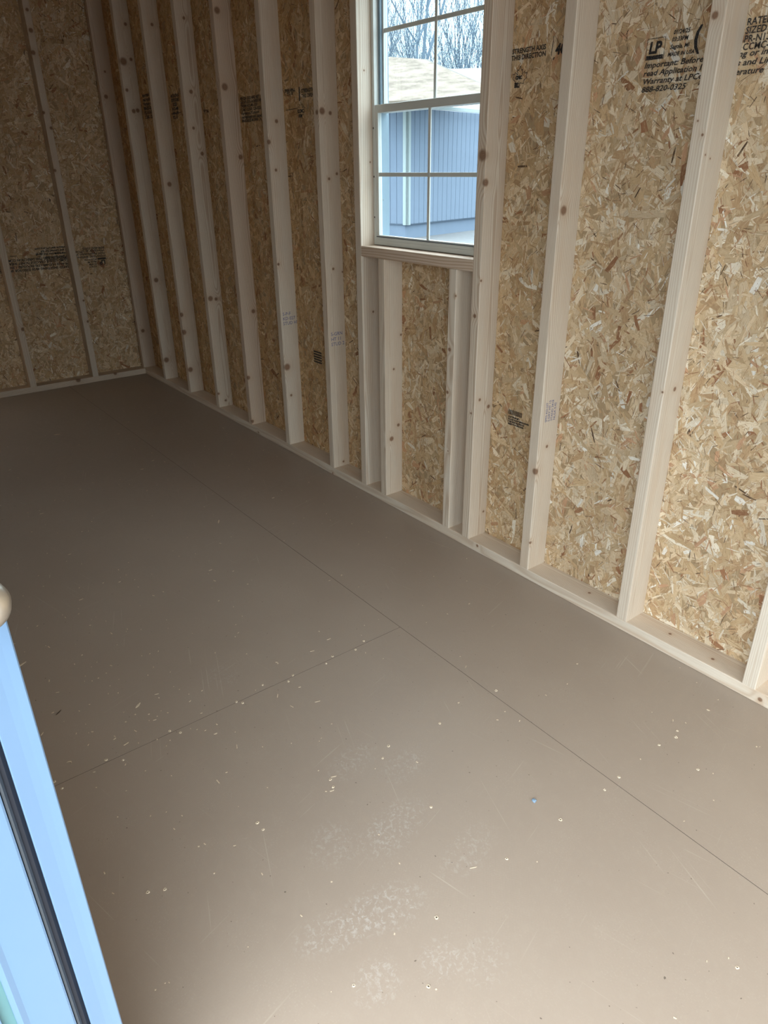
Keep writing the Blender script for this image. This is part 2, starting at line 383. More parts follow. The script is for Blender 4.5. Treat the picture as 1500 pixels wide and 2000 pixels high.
def leaf(cx, cz, s, w_=0.0016):
    pts = [(0, 1), (.17, .62), (.36, .70), (.28, .25), (.58, .52), (.63, .34), (.95, .36), (.82, .12), (.95, 0), (.50, -.32), (.55, -.5), (.06, -.42), (.03, -.85),
           (-.03, -.85), (-.06, -.42), (-.55, -.5), (-.50, -.32), (-.95, 0), (-.82, .12), (-.95, .36), (-.63, .34), (-.58, .52), (-.28, .25), (-.36, .70), (-.17, .62)]
    q = [(cx - a_ * s, cz + b_ * s) for a_, b_ in pts]
    return [bar(*q[i], *q[(i + 1) % len(q)], w_) for i in range(len(q))]
def barcode(x, z, wd, ht, rows=3, seed=1):
    rg = random.Random(seed); out = []; px = x
    while px > x - wd:
        b_ = rg.choice((.0012, .002, .003)); out.append(bar(px - b_ / 2, z, px - b_ / 2, z + ht, b_)); px -= b_ + rg.choice((.0012, .002))
    return out

# ------------------------------------------------------------------ right wall
wr = tag(empty('wall_right', (0, -D, 0)), 'long right wall of oriented strand board sheets behind bare pine studs', kind='structure')
JX = [XF - .08, 0.222, 1.441, 2.649, 3.868, 5.134]
WX0, WX1, WZ0, WZ1 = 1.757, 2.374, 1.041, 1.957     # window opening
pr = []
for i in range(5):
    x0, x1 = JX[i], JX[i + 1]
    hole = (WX0 - x0, WX1 - x0, WZ0, WZ1) if i == 2 else None
    pr.append(osb_panel(wr, (x0, 0, 0), 0, x1 - x0, H, 100 + i, hole, 1.0, (-0.2, -0.4, 0.1, 0.75, 1.0)[i]))  # far sheets tinted warmer and darker: fading light and bounce put into colour
obj('top_plate', boxmesh(XF, 5.134, 0, D, H, H + T, bevel=.002, seg=1), WOOD, wr)
# prints on the sheets (panel-local x = world x - panel x)
def logo(p, X, Z, s=1.0, up=1):
    w_ = 0.050 * s; h_ = .044 * s
    m = [bar(X, Z, X - w_, Z, .0012), bar(X, Z, X, Z + h_, .0012), bar(X - w_, Z, X - w_, Z + h_, .0012), bar(X, Z + h_, X - w_, Z + h_, .0012),
         bar(X - .002, Z + .0045 * s, X - w_ + .002, Z + .0045 * s, .008 * s)]
    if up < 0: m = [[(2 * X - a_, 2 * Z - b_) for a_, b_ in pl] for pl in m]
    marks(p, m)
    text(p, 'LP', X - .006 * s * up, Z + .013 * s * up, .034 * s, rot=0 if up > 0 else math.pi, bold=.0011, shear=0.1)
def full_stamp(p, x, z, s=1.0, up=1, ink=INK):
    """the sheet maker's print; x,z = bottom left of its phone number as read"""
    R0 = 0 if up > 0 else math.pi
    def tx(t, dx, dz, sz, **kw): text(p, t, x - dx * up, z + dz * up, sz * s, rot=R0, shear=kw.pop('shear', .22), **kw)
    tx('888-820-0325', 0, 0, .0172, sx=1.27)
    tx('Warranty at LPCorp', 0, .0175, .0172, sx=1.27); tx('erature', .243, .0175, .0172, sx=1.27)
    tx('read Application Ins', 0, .035, .0172, sx=1.27); tx('s and Limited', .243, .035, .0172, sx=1.27)
    tx('Important: Before i', 0, .052, .0172, sx=1.27); tx('ng or inspect', .243, .052, .0172, sx=1.27)
    tx('MADE IN USA', .062, .0715, .0115); tx('Sagola, MI', .066, .0865, .0125); tx('03:33PM', .068, .1015, .0122); tx('01/24/25', .070, .1160, .0122)
    logo(p, x + (.001 * -up), z + .0695 * up, s, up)
p1 = pr[1]; o1 = -JX[1]
full_stamp(p1, 1.264 + o1, 1.476)
text(p1, '(', 1.139 + o1, 1.56, .06, bold=.001)
for t_, z_ in (('RATED SHEATHING', 1.5875), ('SIZED FOR SPACING', 1.5715), ('PR-N132  HUD-MR', 1.5555), ('CCMC-13230-R', 1.5405)):
    text(p1, t_, 1.013 + o1, z_, .0185, shear=.05)
# the same print, further along, on the window sheet
p2 = pr[2]; o2 = -JX[2]
text(p2, 'STRENGTH AXIS', 1.718 + o2, 1.6045, .0172, bold=.0002); text(p2, 'THIS DIRECTION', 1.720 + o2, 1.5885, .0172, bold=.0002)
marks(p2, [bar(1.570 + o2, 1.585, 1.565 + o2, 1.632, .0022), bar(1.562 + o2, 1.576, 1.558 + o2, 1.582, .004)] + leaf(1.683 + o2, 1.543, .030))
text(p2, '40/20', 1.556 + o2, 1.588, .034, bold=.0012, shear=.1); text(p2, 'C', 1.534 + o2, 1.613, .036, bold=.001)
text(p2, 'CMC', 1.700 + o2, 1.540, .012, bold=.0006); text(p2, 'BL', 1.702 + o2, 1.520, .016, bold=.0010)
marks(p2, barcode(1.640 + o2, .535, .062, .017, seed=3), name='printed_barcode')
for i, s_ in enumerate(('8 45930 00128 1', 'FLOOR ROOF SIDE DOWN', 'THIS SIDE FACING IN', 'SIZED FOR SPACING')):
    text(p2, s_, 1.637 + o2, .524 - i * .0085, .0078, bold=.0002)
p3 = pr[3]; o3 = -JX[3]
marks(p3, [bar(2.830 + o3 + .07 - .09 * 0, .53 - i * .012, 2.83 + o3 - .0, .53 - i * .012, .007) for i in range(5)], name='printed_barcode')
for i, t_ in enumerate(('PER CSA O325 AND NIST', 'EACH FLOOR-16 SHEATHING', 'THERM HUD-MR-1330', 'CCMC-13230-R  CSA-0325', 'Warranty at LPCorp.com', 'read Application and Limited', '888-820-0325 40 SPAN')):
    text(p3, t_, 3.425 + o3, 1.597 - i * .0148, .0165, bold=.0002)
text(p3, 'STRENGTH AXIS', 2.888 + o3, 1.590, .019, bold=.0002); text(p3, 'THIS DIRECTION', 2.888 + o3, 1.572, .019, bold=.0002)
text(p3, 'SPAN APA-L', 3.02 + o3, 1.600, .016, bold=.0002); text(p3, 'PS2-18', 3.00 + o3, 1.588, .016)
marks(p3, [bar(2.905 + o3, 1.562, 2.902 + o3, 1.612, .008), bar(3.02 + o3, 1.535, 2.93 + o3, 1.537, .0025)] + leaf(2.895 + o3, 1.527, .032))
text(p3, 'CCMC', 2.925 + o3, 1.520, .017, bold=.0006); text(p3, '13230', 2.922 + o3, 1.504, .013, bold=.0006)
p4 = pr[4]; o4 = -JX[4]
for i in range(6):
    text(p4, ('Important: Before', 'read Application', 'Warranty at LPC', '888-820-0325', 'PS2-18 RATED', 'CCMC-13230')[i], 4.62 + o4, 1.69 - i * .022, .024, bold=.0006)
    text(p4, ('40/20 SPAN', 'EXPOSURE', '1 SIZED', 'HUD-MR', 'APA-LPR', 'PS2-18')[i], 4.215 + o4, 1.66 - i * .02, .021, bold=.0006)
marks(p4, [bar(4.235 + o4, 1.585, 4.1 + o4, 1.587, .003)])

# ------------------------------------------------------------------ back wall (local x = world y, room side = -x)
wb = tag(empty('wall_back', (5.134, 0, 0)), 'far end wall of strand board between slim pine studs', kind='structure')
pb0 = osb_panel(wb, (0, -D, 0), math.pi / 2, 0.346 + D, H, 301, None, 1.0, 0.0)
pb1 = osb_panel(wb, (0, 0.346, 0), math.pi / 2, 1.3, H, 302, None, 1.0, 0.0)
obj('top_plate', boxmesh(-D, 0, 0, YL, H, H + T), WOOD, wb)
# upside-down print low on the sheet: panel-local x = world y; reads towards +y
full_stamp(pb0, .115 + D, .858, 1.15, -1)
for i, t_ in enumerate(('RATED SHEATHING 40/20 SIZED FOR SPACING', 'PR-N132 HUD-MR-1330 EXPOSURE 1 THICKNESS', 'CCMC-13230-R CSA-O325 CONST SHEATHING', 'STRENGTH AXIS THIS DIRECTION CCMC')):
    text(pb1, t_, .36 - .346, .758 + i * .020, .0200, rot=math.pi, shear=.1, bold=.0004)
for i, t_ in enumerate(('g or inspecting this panel', 's and Limited for full', 'erature and LPCorp.com')):
    text(pb1, t_, .36 - .346, .842 + i * -.0 + i * .017, .0185, rot=math.pi, shear=.2, bold=.0003)
text(pb1, 'CCMC SPAN 40', .72 - .346, .79, .022, rot=math.pi, bold=.0006); marks(pb1, leaf(.53 - .346, .835, .02) + [bar(.66 - .346, .838, .70 - .346, .838, .003)])

# ------------------------------------------------------------------ left wall (with the doorway), front wall, ceiling
wl = tag(empty('wall_left'), 'left wall pierced by the doorway', kind='structure')
obj('osb_panel', boxmesh(DX1 + .02, 5.134, YL + .078, YL + D, -.02, H + T, DX0 - .02, DX1 + .02, YL + .078, YL + D, DTOP + .02, H + T, XF - D, DX0 - .02, YL + .078, YL + D, -.02, H + T), BOARD, wl)
for xx in (0.72, 1.10, 1.51, 1.92, 2.33, 2.74, 3.15, 3.56, 3.97, 4.38, 4.79):
    obj('stud', boxmesh(xx, xx + T, YL, YL + .078, T, H, bevel=.002, seg=1), WOOD, wl)
obj('plate', boxmesh(DX1 + .04, XB, YL, YL + .078, 0.0, T, bevel=.002, seg=1), WOOD, wl)
obj('header', boxmesh(DX0 - .02, DX1 + .02, YL, YL + .078, DTOP + .02, DTOP + .16), WOOD, wl)
wf = tag(empty('wall_front', (XF, 0, 0)), 'front end wall of strand board', kind='structure')
obj('osb_panel', boxmesh(-.011 - D, -D, -D, FY0, 0, H + T, -.011 - D, -D, FY1, YL + D, 0, H + T, -.011 - D, -D, FY0, FY1, FTOP, H + T), BOARD, wf)
ce = tag(empty('ceiling', (0, 0, 0)), 'roof deck of strand board over the shed', kind='structure')
obj('osb_panel', boxmesh(XF - .2, 5.134 + .15, -D - .12, YL + D + .10, H + T + .001, H + T + .03), BOARD, ce)

# ------------------------------------------------------------------ floor
fl = tag(empty('floor'), 'brown coated shed floor of large sheets with thin seams', kind='structure')
G_ = 0.0016
for (x0, x1, y0, y1) in ((XF - D, .252, -D, .5305), (.252, 2.69, -D, .5305), (2.69, 5.134, -D, .5305),
                         (XF - D, 1.4695, .5305, YL + D), (1.4695, 2.72, .5305, YL + D), (2.72, 5.134, .5305, YL + D)):
    bm = boxmesh(x0 + (G_ if x0 in (.252, 2.69, 1.4695) else 0), x1, y0 + (G_ if y0 > 0 else 0), y1, -.019, 0)
    obj('floor_panel', bm, FLOOR, fl)
obj('floor_joist', boxmesh(XF - D, 5.134, -D, YL + D, -.24, -.019), BOARD, fl)
obj('joint_dirt', boxmesh(XF, 5.12, .5305, .5305 + G_, -.01, -.0005, 1.4695, 1.4695 + G_, .5325, YL, -.01, -.0005), plain('seam_dirt', (.05, .04, .032), .9), fl)
SCREWS = [(1.472, 1.103), (1.458, 1.092), (1.491, 1.012), (1.475, 0.923), (1.459, 0.947), (1.478, 0.784), (1.461, 0.818), (1.482, 0.666), (1.462, 0.711), (1.479, 1.456), (1.452, 1.423), (1.478, 1.292), (1.455, 1.272), (1.485, 1.577), (1.452, 1.568), (1.065, 1.508), (1.05, 1.478), (1.08, 1.251), (1.056, 1.25), (1.084, 1.054), (1.061, 1.061), (1.085, 0.877), (1.061, 0.914), (1.066, 0.722), (0.875, 0.918), (0.667, 1.084), (0.661, 1.285), (0.578, 1.181), (0.675, 0.881), (0.671, 0.714), (0.663, 0.567), (0.666, 0.508), (0.669, 0.341), (0.658, 0.284), (0.669, 0.26), (0.564, 0.339), (0.26, 0.718), (1.067, 0.513)]
def screw_meshes():
    out = []
    for s_ in range(4):
        rg = random.Random(s_); bm = bmesh.new()
        n = 9; ring = []; top = []
        for i in range(n):
            a_ = 2 * math.pi * i / n; r_ = .0042 * rg.uniform(.75, 1.25)
            ring.append(bm.verts.new((math.cos(a_) * r_, math.sin(a_) * r_, 0))); top.append(bm.verts.new((math.cos(a_) * .0024, math.sin(a_) * .0024, rg.uniform(.0006, .0026))))
        for i in range(n): bm.faces.new((ring[i], ring[(i + 1) % n], top[(i + 1) % n], top[i]))
        c0 = [bm.verts.new((v.co.x * .8, v.co.y * .8, .0003)) for v in top]
        for i in range(n): bm.faces.new((top[i], top[(i + 1) % n], c0[(i + 1) % n], c0[i]))
        f = bm.faces.new(c0); f.material_index = 1
        me = bpy.data.meshes.new('screw'); bm.to_mesh(me); bm.free(); me.materials.append(CHIP); me.materials.append(STEEL); out.append(me)
    return out
SM = screw_meshes()
for i, (x, y) in enumerate(SCREWS):
    o = obj('screw', SM[i % 4], None, fl, (x, y, 0), (0, 0, i * 1.7)); s_ = (0.8, 1.0, 0.7, .9)[i % 4]; o.scale = (s_, s_, 1)

# ------------------------------------------------------------------ studs and plates
def lumber(name, length, knots=(), loc=(0, 0, 0), rot=(0, 0, 0), wd=T, dp=D, parent=None):
    bm = bmesh.new(); box(bm, 0, wd, -dp, 0, 0, length)
    bmesh.ops.bevel(bm, geom=[e for e in bm.edges if abs(e.verts[0].co.z - e.verts[1].co.z) > .01], offset=.0032, segments=3, affect='EDGES', profile=0.5)
    for f in bm.faces: f.smooth = False
    # a little crook so that no board is dead straight
    o = obj(name, bm, WOOD, parent, loc, rot)
    for i in range(NK):
        kx = knots[i] if i < len(knots) else (0, 0, -90, .0005)
        o['knot_%d' % i] = tuple(kx[:3]); o['knot_radius_%d' % i] = kx[3]
    return o
KN = {
 'A': [(.0, -.05, 1.1, .008), (.03, 0, .35, .006)],
 'B': [(.025, 0, 1.602, .010), (.009, 0, 1.372, .004), (0, -.011, 1.331, .003), (0, -.034, 1.323, .003), (.026, 0, 1.401, .003), (.004, 0, .767, .004), (0, -.051, .767, .008)],
 'C': [(0, -.019, 1.198, .016), (.004, 0, .408, .014), (0, -.043, .487, .007), (0, -.004, .144, .007)],
 'D': [(.015, 0, 1.342, .021), (0, -.004, 1.267, .014), (.019, 0, .865, .009), (0, -.024, .578, .007), (0, -.069, .545, .009), (.016, 0, .53, .005), (0, -.073, .131, .006), (0, -.004, .979, .005)],
 'E': [(.001, 0, .918, .005), (.024, 0, .733, .009), (.028, 0, .578, .008), (.016, 0, .355, .004)],
 'F': [(0, -.081, .714, .006), (0, -.044, .582, .006), (0, -.067, .342, .009), (0, -.031, .289, .013)],
 'G': [(0, -.053, .787, .006), (0, -.03, 1.62, .004), (0, -.05, 1.33, .004)],
 'H': [(.014, 0, 1.505, .011), (0, -.015, 1.509, .016), (0, -.052, 1.503, .009), (0, -.073, 1.291, .007), (0, -.035, 1.273, .007), (0, -.038, .93, .007), (0, -.084, .914, .005), (0, -.053, .058, .007)],
 'I': [(0, -.047, 1.494, .01), (0, -.002, 1.415, .012), (0, -.028, 1.306, .008), (0, -.007, .916, .008), (0, -.015, .437, .021), (0, -.027, .293, .008)],
 'J': [(0, -.02, 1.94, .017), (0, -.023, 1.65, .019), (0, -.072, 1.363, .014), (0, -.068, .643, .014), (0, -.003, .301, .014), (0, -.003, .056, .012)],
 'K': [(0, -.045, 1.967, .009), (0, -.04, 1.661, .012), (0, -.032, 1.501, .009), (0, -.064, 1.385, .012), (0, -.02, .663, .018), (0, -.053, .657, .012), (0, -.004, .121, .009), (0, -.044, .073, .009)],
 'L': [(0, -.002, .52, .017), (0, -.004, .415, .02), (0, -.015, .182, .02), (0, -.049, 1.992, .01), (0, -.033, 1.238, .016)],
 'M': [(0, -.062, 2.046, .011), (0, -.02, 1.866, .025), (0, -.066, 1.879, .011), (0, -.017, 1.726, .011), (0, -.039, 1.621, .014), (0, -.063, 1.625, .014), (0, -.029, .678, .018), (0, -.021, .166, .022)],
 'N': [(0, -.03, 1.721, .015), (0, -.047, 1.854, .008), (0, -.033, .294, .016)],
}
SX = {'A': .609, 'B': 1.0155, 'C': 1.4219, 'D': 1.7194, 'E': 1.8323, 'F': 2.2298, 'G': 2.3738, 'H': 2.6303, 'I': 3.0367, 'J': 3.4431, 'K': 3.8495, 'L': 4.2559, 'M': 4.6623, 'N': 5.069}
LAB = {
 'A': "pine wall stud cut off by the photo's right edge, nearest of all",
 'B': 'pale pine wall stud standing across the big black printed panel text',
 'C': 'pine wall stud with heart-shaped low knot and blue-violet grade stamp, beside the barcode print',
 'D': 'full-height pine stud right of the window with two large brown knots',
 'E': 'short pine cripple stud under the right end of the window sill',
 'F': 'short pine cripple stud under the left end of the window sill',
 'G': 'pine stud forming the bright left side of the window opening',
 'H': 'pine wall stud just left of the window studs, violet stamp low on its side',
 'I': 'second full-height pine stud left of the window, violet stamp and knot below it',
 'J': 'pinkish pine stud with wavy cathedral grain, third stud left of the window',
 'K': 'pine stud left of the wavy-grained one, with paired knots at mid-height',
 'L': 'third pine stud from the far corner along the right wall',
 'M': 'second pine stud from the far corner, with a wide smudged knot near the top',
 'N': 'corner pine stud where the right wall meets the far end wall',
}
ST = {}
for kx, x in SX.items():
    ln = (WZ0 - T - T) if kx in 'EF' else H - T
    kn = [(a_, b_, c_ - T, r_) for a_, b_, c_, r_ in KN[kx]]
    o = lumber('cripple_stud' if kx in 'EF' else 'wall_stud', ln, kn, (x, 0, T))
    tag(o, LAB[kx], 'stud', 'studs of the right wall' if kx not in 'EF' else 'short studs under the window')
    ST[kx] = o
KP = [(0, .018, 2.128, .011), (0, .019, 2.031, .015), (0, .029, 1.923, .015), (0, .035, 1.623, .011), (0, .008, 1.543, .011), (0, .033, 1.315, .011), (0, .008, .543, .008), (0, .004, .407, .011)]
for (y0, kn, lab) in ((.327, KP, 'slim pine stud on the far end wall, right of its neighbour, dotted with small knots'), (.730, [(0, .006, .409, .015)], 'slim pine stud on the far end wall at the photo\'s left edge')):
    # board local x (thickness) -> world y, local y(-depth) -> world x
    k2 = [(b_, 0.0, c_ - T, r_) for a_, b_, c_, r_ in kn]
    o = lumber('wall_stud', H - T, k2, (XB, y0, T), (0, 0, 0))
    o.rotation_euler = (0, 0, math.pi / 2); o.location = (XB, y0, T)
    # rotZ +90: local x -> +y, local -y -> +x
    tag(o, lab, 'stud', 'studs of the far end wall')
# bottom plates (laid lengthwise: local z -> world x, local y up)
def laid(name, length, loc, along='x', knots=()):
    o = lumber(name, length, knots)
    if along == 'x': M = Matrix(((0, 0, 1), (0, 1, 0), (-1, 0, 0)))      # local z->x, local y->y, local x->-z
    else: M = Matrix(((0, -1, 0), (0, 0, 1), (-1, 0, 0)))                # local z->y, local y->-x
    o.rotation_euler = M.to_euler(); o.location = loc
    return o
o = laid('bottom_plate', 5.134 - XF, (XF, 0, T), 'x', [(T - .028, 0, 1.671 - XF, .007), (T - .017, 0, .591 - XF, .008), (0, -.047, 1.192 - XF, .006), (0, -.05, .896 - XF, .006), (0, -.036, .751 - XF, .006), (T - .01, 0, 3.377 - XF, .007), (T - .007, 0, 2.646 - XF, .006)])
tag(o, 'long pine bottom plate on the floor along the foot of the right wall', 'board')
o = laid('bottom_plate', YL, (XB, 0, T), 'y', [(T - .034, 0, .466, .02), (T - .037, 0, .214, .015)])
tag(o, 'pale pine bottom plate on the floor across the far end wall', 'board')
# rough sill under the window
o = laid('window_sill_board', WX1 - SX['D'] - T, (SX['D'] + T, 0, WZ0), 'x')
tag(o, 'strongly grained pine board laid flat under the window', 'board')
o['grain_extra'] = 1.0
ST['J']['grain_extra'] = 0.75; ST['N']['grain_extra'] = 0.4; ST['G']['grain_extra'] = 0.1
hd = laid('header', WX1 - SX['D'] - T, (SX['D'] + T, 0, WZ1 + .003 + T), 'x'); hd.parent = wr; hd.location = (SX['D'] + T, D, WZ1 + .003 + T)

# grade stamps: small violet print, on the stud sides that face the doorway (local face x=0)
def stud_print(o, y, z, size, lines, mat=STAMP, rot=0.0, face='x'):
    for i, s_ in enumerate(lines):
        cu = bpy.data.curves.new('printed_text', 'FONT'); cu.body = s_; cu.size = size; cu.resolution_u = 2; cu.materials.append(mat); cu.offset = .0002
        t = bpy.data.objects.new('printed_text', cu); COL.objects.link(t); t.parent = o
        # plane x = 0 seen from -x: text x -> -y, text y -> z   (normal -x)
        base = Matrix(((0, 0, -1, 0), (-1, 0, 0, 0), (0, 1, 0, 0), (0, 0, 0, 1)))
        M = base @ Matrix.Rotation(rot, 4, 'Z')
        dv = M @ Vector((0, -i * size * 1.05, 0))
        ML = Matrix.Translation(Vector((-.0004, y, z)) + dv) @ M
        t.location = ML.to_translation(); t.rotation_euler = ML.to_euler(); bake(t)
stud_print(ST['C'], -.030, .535, .0125, ('SPFS KD-HT', 'S-DRY HT 12', 'STAND 3418', 'NLGA 0.42'), rot=math.pi / 2)
stud_print(ST['I'], -.010, .645, .021, ('S-P-F', 'KD 027', 'STUD HT'))
stud_print(ST['H'], -.012, .615, .021, ('S-GRN', 'HT 11', 'STUD 2'))

# ------------------------------------------------------------------ window
wn = tag(empty('window_1', ((WX0 + WX1) / 2, -.085, WZ0)), 'white single-hung window with grilles between bare studs', kind='structure')
wx0, wx1 = -(WX1 - WX0) / 2 + .002, (WX1 - WX0) / 2 - .002; wh = WZ1 - WZ0 - .002
def rect_ring(x0, x1, z0, z1, wl_, wr_, wb_, wt_, y0, y1, bevel=.0015):
    return boxmesh(x0, x0 + wl_, y0, y1, z0, z1, x1 - wr_, x1, y0, y1, z0, z1, x0 + wl_, x1 - wr_, y0, y1, z0, z0 + wb_, x0 + wl_, x1 - wr_, y0, y1, z1 - wt_, z1, bevel=bevel, seg=2)
obj('window_frame', rect_ring(wx0, wx1, .002, wh, .014, .014, .018, .014, -.035, .024), FRAME, wn)
obj('side_track', boxmesh(wx1 - .026, wx1 - .014, -.033, .004, .018, wh - .014, wx0 + .014, wx0 + .026, -.033, .004, .018, wh - .014, bevel=.001), TRACK, wn)
MZ = 1.500 - WZ0                      # meeting rail
def sash(name, z0, z1, y0, y1, bot, top, gx, gz, side=.018):
    s_ = obj(name, rect_ring(wx0 + .0145, wx1 - .0145, z0, z1, side, side, bot, top, y0, y1), FRAME, wn)
    ym = (y0 + y1) / 2; a0, a1, b0, b1 = wx0 + .0145 + side, wx1 - .0145 - side, z0 + bot, z1 - top
    obj('glass_pane', boxmesh(a0, a1, ym - .002, ym + .002, b0, b1), GLASS, s_)
    obj('muntin', boxmesh(a0, a1, ym + .0025, ym + .0065, gz - .0068, gz + .0068, bevel=.0012), FRAME, s_)
    obj('muntin', boxmesh(gx - .0062, gx + .0062, ym + .0027, ym + .0078, b0, b1, bevel=.0012), FRAME, s_)
    return s_
cx = (WX0 + WX1) / 2
sash('lower_sash', .019, MZ + .014, .006, .023, .018, .026, 2.056 - cx, 1.288 - WZ0)
sash('upper_sash', MZ - .012, wh - .015, -.024, -.006, .030, .016, 2.066 - cx, 1.738 - WZ0)
obj('lift_rail', boxmesh(wx0 + .02, wx1 - .02, .0235, .027, .030, .0325, bevel=.0008), RUBBER, wn)
for zz in (.10, .24, .40):
    obj('frame_screw', boxmesh(wx1 - .011, wx1 - .005, .0245, .0262, zz - .003, zz + .003, bevel=.001), STEEL, wn)

# ------------------------------------------------------------------ doorway jamb on the left
dj = tag(empty('door_1', (DX1, YL, 0)), 'pale blue-white door jamb with dark weatherstrip at the left edge', kind='structure')
def prism(pts, z0, z1):
    bm = bmesh.new(); lo = [bm.verts.new((x, y, z0)) for x, y in pts]; hi = [bm.verts.new((x, y, z1)) for x, y in pts]; n = len(pts)
    for i in range(n): bm.faces.new((lo[i], lo[(i + 1) % n], hi[(i + 1) % n], hi[i]))
    bm.faces.new(lo[::-1]); bm.faces.new(hi); bmesh.ops.recalc_face_normals(bm, faces=bm.faces); return bm
y1 = .0335; y2 = .048; y3 = .103; y4 = .116
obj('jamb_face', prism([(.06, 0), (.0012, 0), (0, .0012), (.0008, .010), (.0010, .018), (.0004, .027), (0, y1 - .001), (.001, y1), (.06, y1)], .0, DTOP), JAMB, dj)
obj('weatherstrip', prism([(.02, y1), (.012, y1), (.009, y1 + .004), (.010, y1 + .0085), (.02, y1 + .0085)], .0, DTOP), RUBBER, dj)
obj('weatherstrip_lip', prism([(.02, y1 + .0085), (.008, y1 + .0085), (.0035, y1 + .011), (.004, y2 - .001), (.009, y2), (.02, y2)], .0, DTOP), RUBBER2, dj)
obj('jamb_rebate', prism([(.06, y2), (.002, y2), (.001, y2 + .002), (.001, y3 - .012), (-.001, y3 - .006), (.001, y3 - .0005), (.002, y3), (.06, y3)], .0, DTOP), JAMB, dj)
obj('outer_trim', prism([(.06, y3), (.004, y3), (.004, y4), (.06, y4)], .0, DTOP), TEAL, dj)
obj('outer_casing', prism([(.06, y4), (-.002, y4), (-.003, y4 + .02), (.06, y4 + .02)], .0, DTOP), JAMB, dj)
obj('jamb_liner', prism([(.012, y1), (.019, y1), (.019, y2), (.012, y2)], .0, DTOP), RUBBER, dj)
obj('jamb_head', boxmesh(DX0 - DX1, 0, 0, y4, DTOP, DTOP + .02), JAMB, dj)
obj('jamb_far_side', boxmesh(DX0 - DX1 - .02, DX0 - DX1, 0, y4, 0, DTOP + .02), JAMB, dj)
def lathe(prof, n=40):
    bm = bmesh.new(); rows = []
    for x, r_ in prof: rows.append([bm.verts.new((x, r_ * math.cos(2 * math.pi * i / n), r_ * math.sin(2 * math.pi * i / n))) for i in range(n)])
    for a_, b_ in zip(rows, rows[1:]):
        for i in range(n): bm.faces.new((a_[i], a_[(i + 1) % n], b_[(i + 1) % n], b_[i]))
    bm.faces.new(rows[0]); bm.faces.new(rows[-1][::-1]); bmesh.ops.recalc_face_normals(bm, faces=bm.faces)
    for f in bm.faces: f.smooth = True
    return bm
kb = obj('door_knob', lathe([(-.068, .004), (-.0675, .012), (-.064, .018), (-.058, .0222), (-.050, .0240), (-.042, .0228), (-.034, .018), (-.028, .012), (-.022, .010), (-.006, .010), (-.005, .016), (0, .016)]), NICKEL, dj, (.0, .0205, .990))
kb['label'] = 'satin nickel round knob at the photo\'s left edge'

# ------------------------------------------------------------------ small debris on the floor
def splinter(lab, x, y, ln, wd, ang, curl=0.0, mat=CHIP, name='wood_splinter'):
    bm = bmesh.new(); n = 6; rows = []
    for i in range(n + 1):
        t_ = i / n - .5; w_ = wd * (1 - (2 * abs(t_)) ** 2) * .5 + wd * .08
        px = ln * t_; py = curl * ln * (t_ * t_ * 4 - 1) * .5; pz = .0002 + .0010 * abs(t_)
        rows.append([bm.verts.new((px, py - w_, pz)), bm.verts.new((px, py + w_, pz)), bm.verts.new((px, py + w_, pz + .0009)), bm.verts.new((px, py - w_, pz + .0009))])
    for a_, b_ in zip(rows, rows[1:]):
        for i in range(4): bm.faces.new((a_[i], a_[(i + 1) % 4], b_[(i + 1) % 4], b_[i]))
    bm.faces.new(rows[0][::-1]); bm.faces.new(rows[-1]); bmesh.ops.recalc_face_normals(bm, faces=bm.faces)
    return tag(obj(name, bm, mat, None, (x, y, 0), (0, 0, ang)), lab, 'wood chip')
splinter('long pale splinter on the floor right beside the door jamb', 2.012, 1.532, .040, .005, 2.0)
splinter('curled pale wood shaving near the left end of the cross seam', 1.524, 1.531, .014, .0022, .6, .8)
splinter('thin pale splinter by the jamb, above the curled shaving', 1.672, 1.557, .013, .002, 2.4)
splinter('pale wood sliver lying mid-floor left of the long seam', 2.522, .650, .034, .005, 2.6)
splinter('small pale chip on the dark floor near the far end wall', 4.079, .872, .035, .008, 1.2)
splinter('light rubbed wood chip on the floor above the cross seam', 1.625, 1.321, .022, .005, 2.2)
splinter('small white wood chip at the foot of the right wall plate', .662, .127, .009, .004, .3)
splinter('dark slender sliver on the floor beside the jamb', 1.73, 1.50, .022, .0025, 2.2, mat=STEEL)
bm = bmesh.new(); bmesh.ops.create_icosphere(bm, subdivisions=2, radius=.0055)
for v in bm.verts: v.co += v.co.normalized() * random.uniform(-.0012, .0012); v.co.z = max(v.co.z * .7 + .0025, 0)
tag(obj('plastic_nub', bm, BLUE, None, (.742, .721, 0)), 'small blue-grey rounded nub stuck to the floor', 'nub')
rg = random.Random(5); bm = bmesh.new()
for i in range(420):
    x = rg.uniform(.2, 4.8); y = rg.uniform(.02, 1.62)
    if rg.random() < .3: x = rg.gauss(1.7, .35); y = rg.gauss(1.35, .2)
    if not (.1 < x < 5.0 and .01 < y < 1.64): continue
    l_ = rg.choice((.001, .0015, .002, .003, .006 * rg.random() + .002)); w2 = rg.uniform(.0005, .0013); an = rg.uniform(0, 3.14)
    ca, sa = math.cos(an), math.sin(an); q = [(-l_, -w2), (l_, -w2), (l_ * .8, w2), (-l_ * .7, w2)]
    lo = [bm.verts.new((x + a_ * ca - b_ * sa, y + a_ * sa + b_ * ca, .0001)) for a_, b_ in q]; hi = [bm.verts.new((v.co.x, v.co.y, .0010)) for v in lo]
    bm.faces.new(hi)
    for j in range(4): bm.faces.new((lo[j], lo[(j + 1) % 4], hi[(j + 1) % 4], hi[j]))
tag(obj('sawdust', bm, CHIP), 'fine sawdust specks scattered over the brown floor', 'sawdust', kind='stuff')

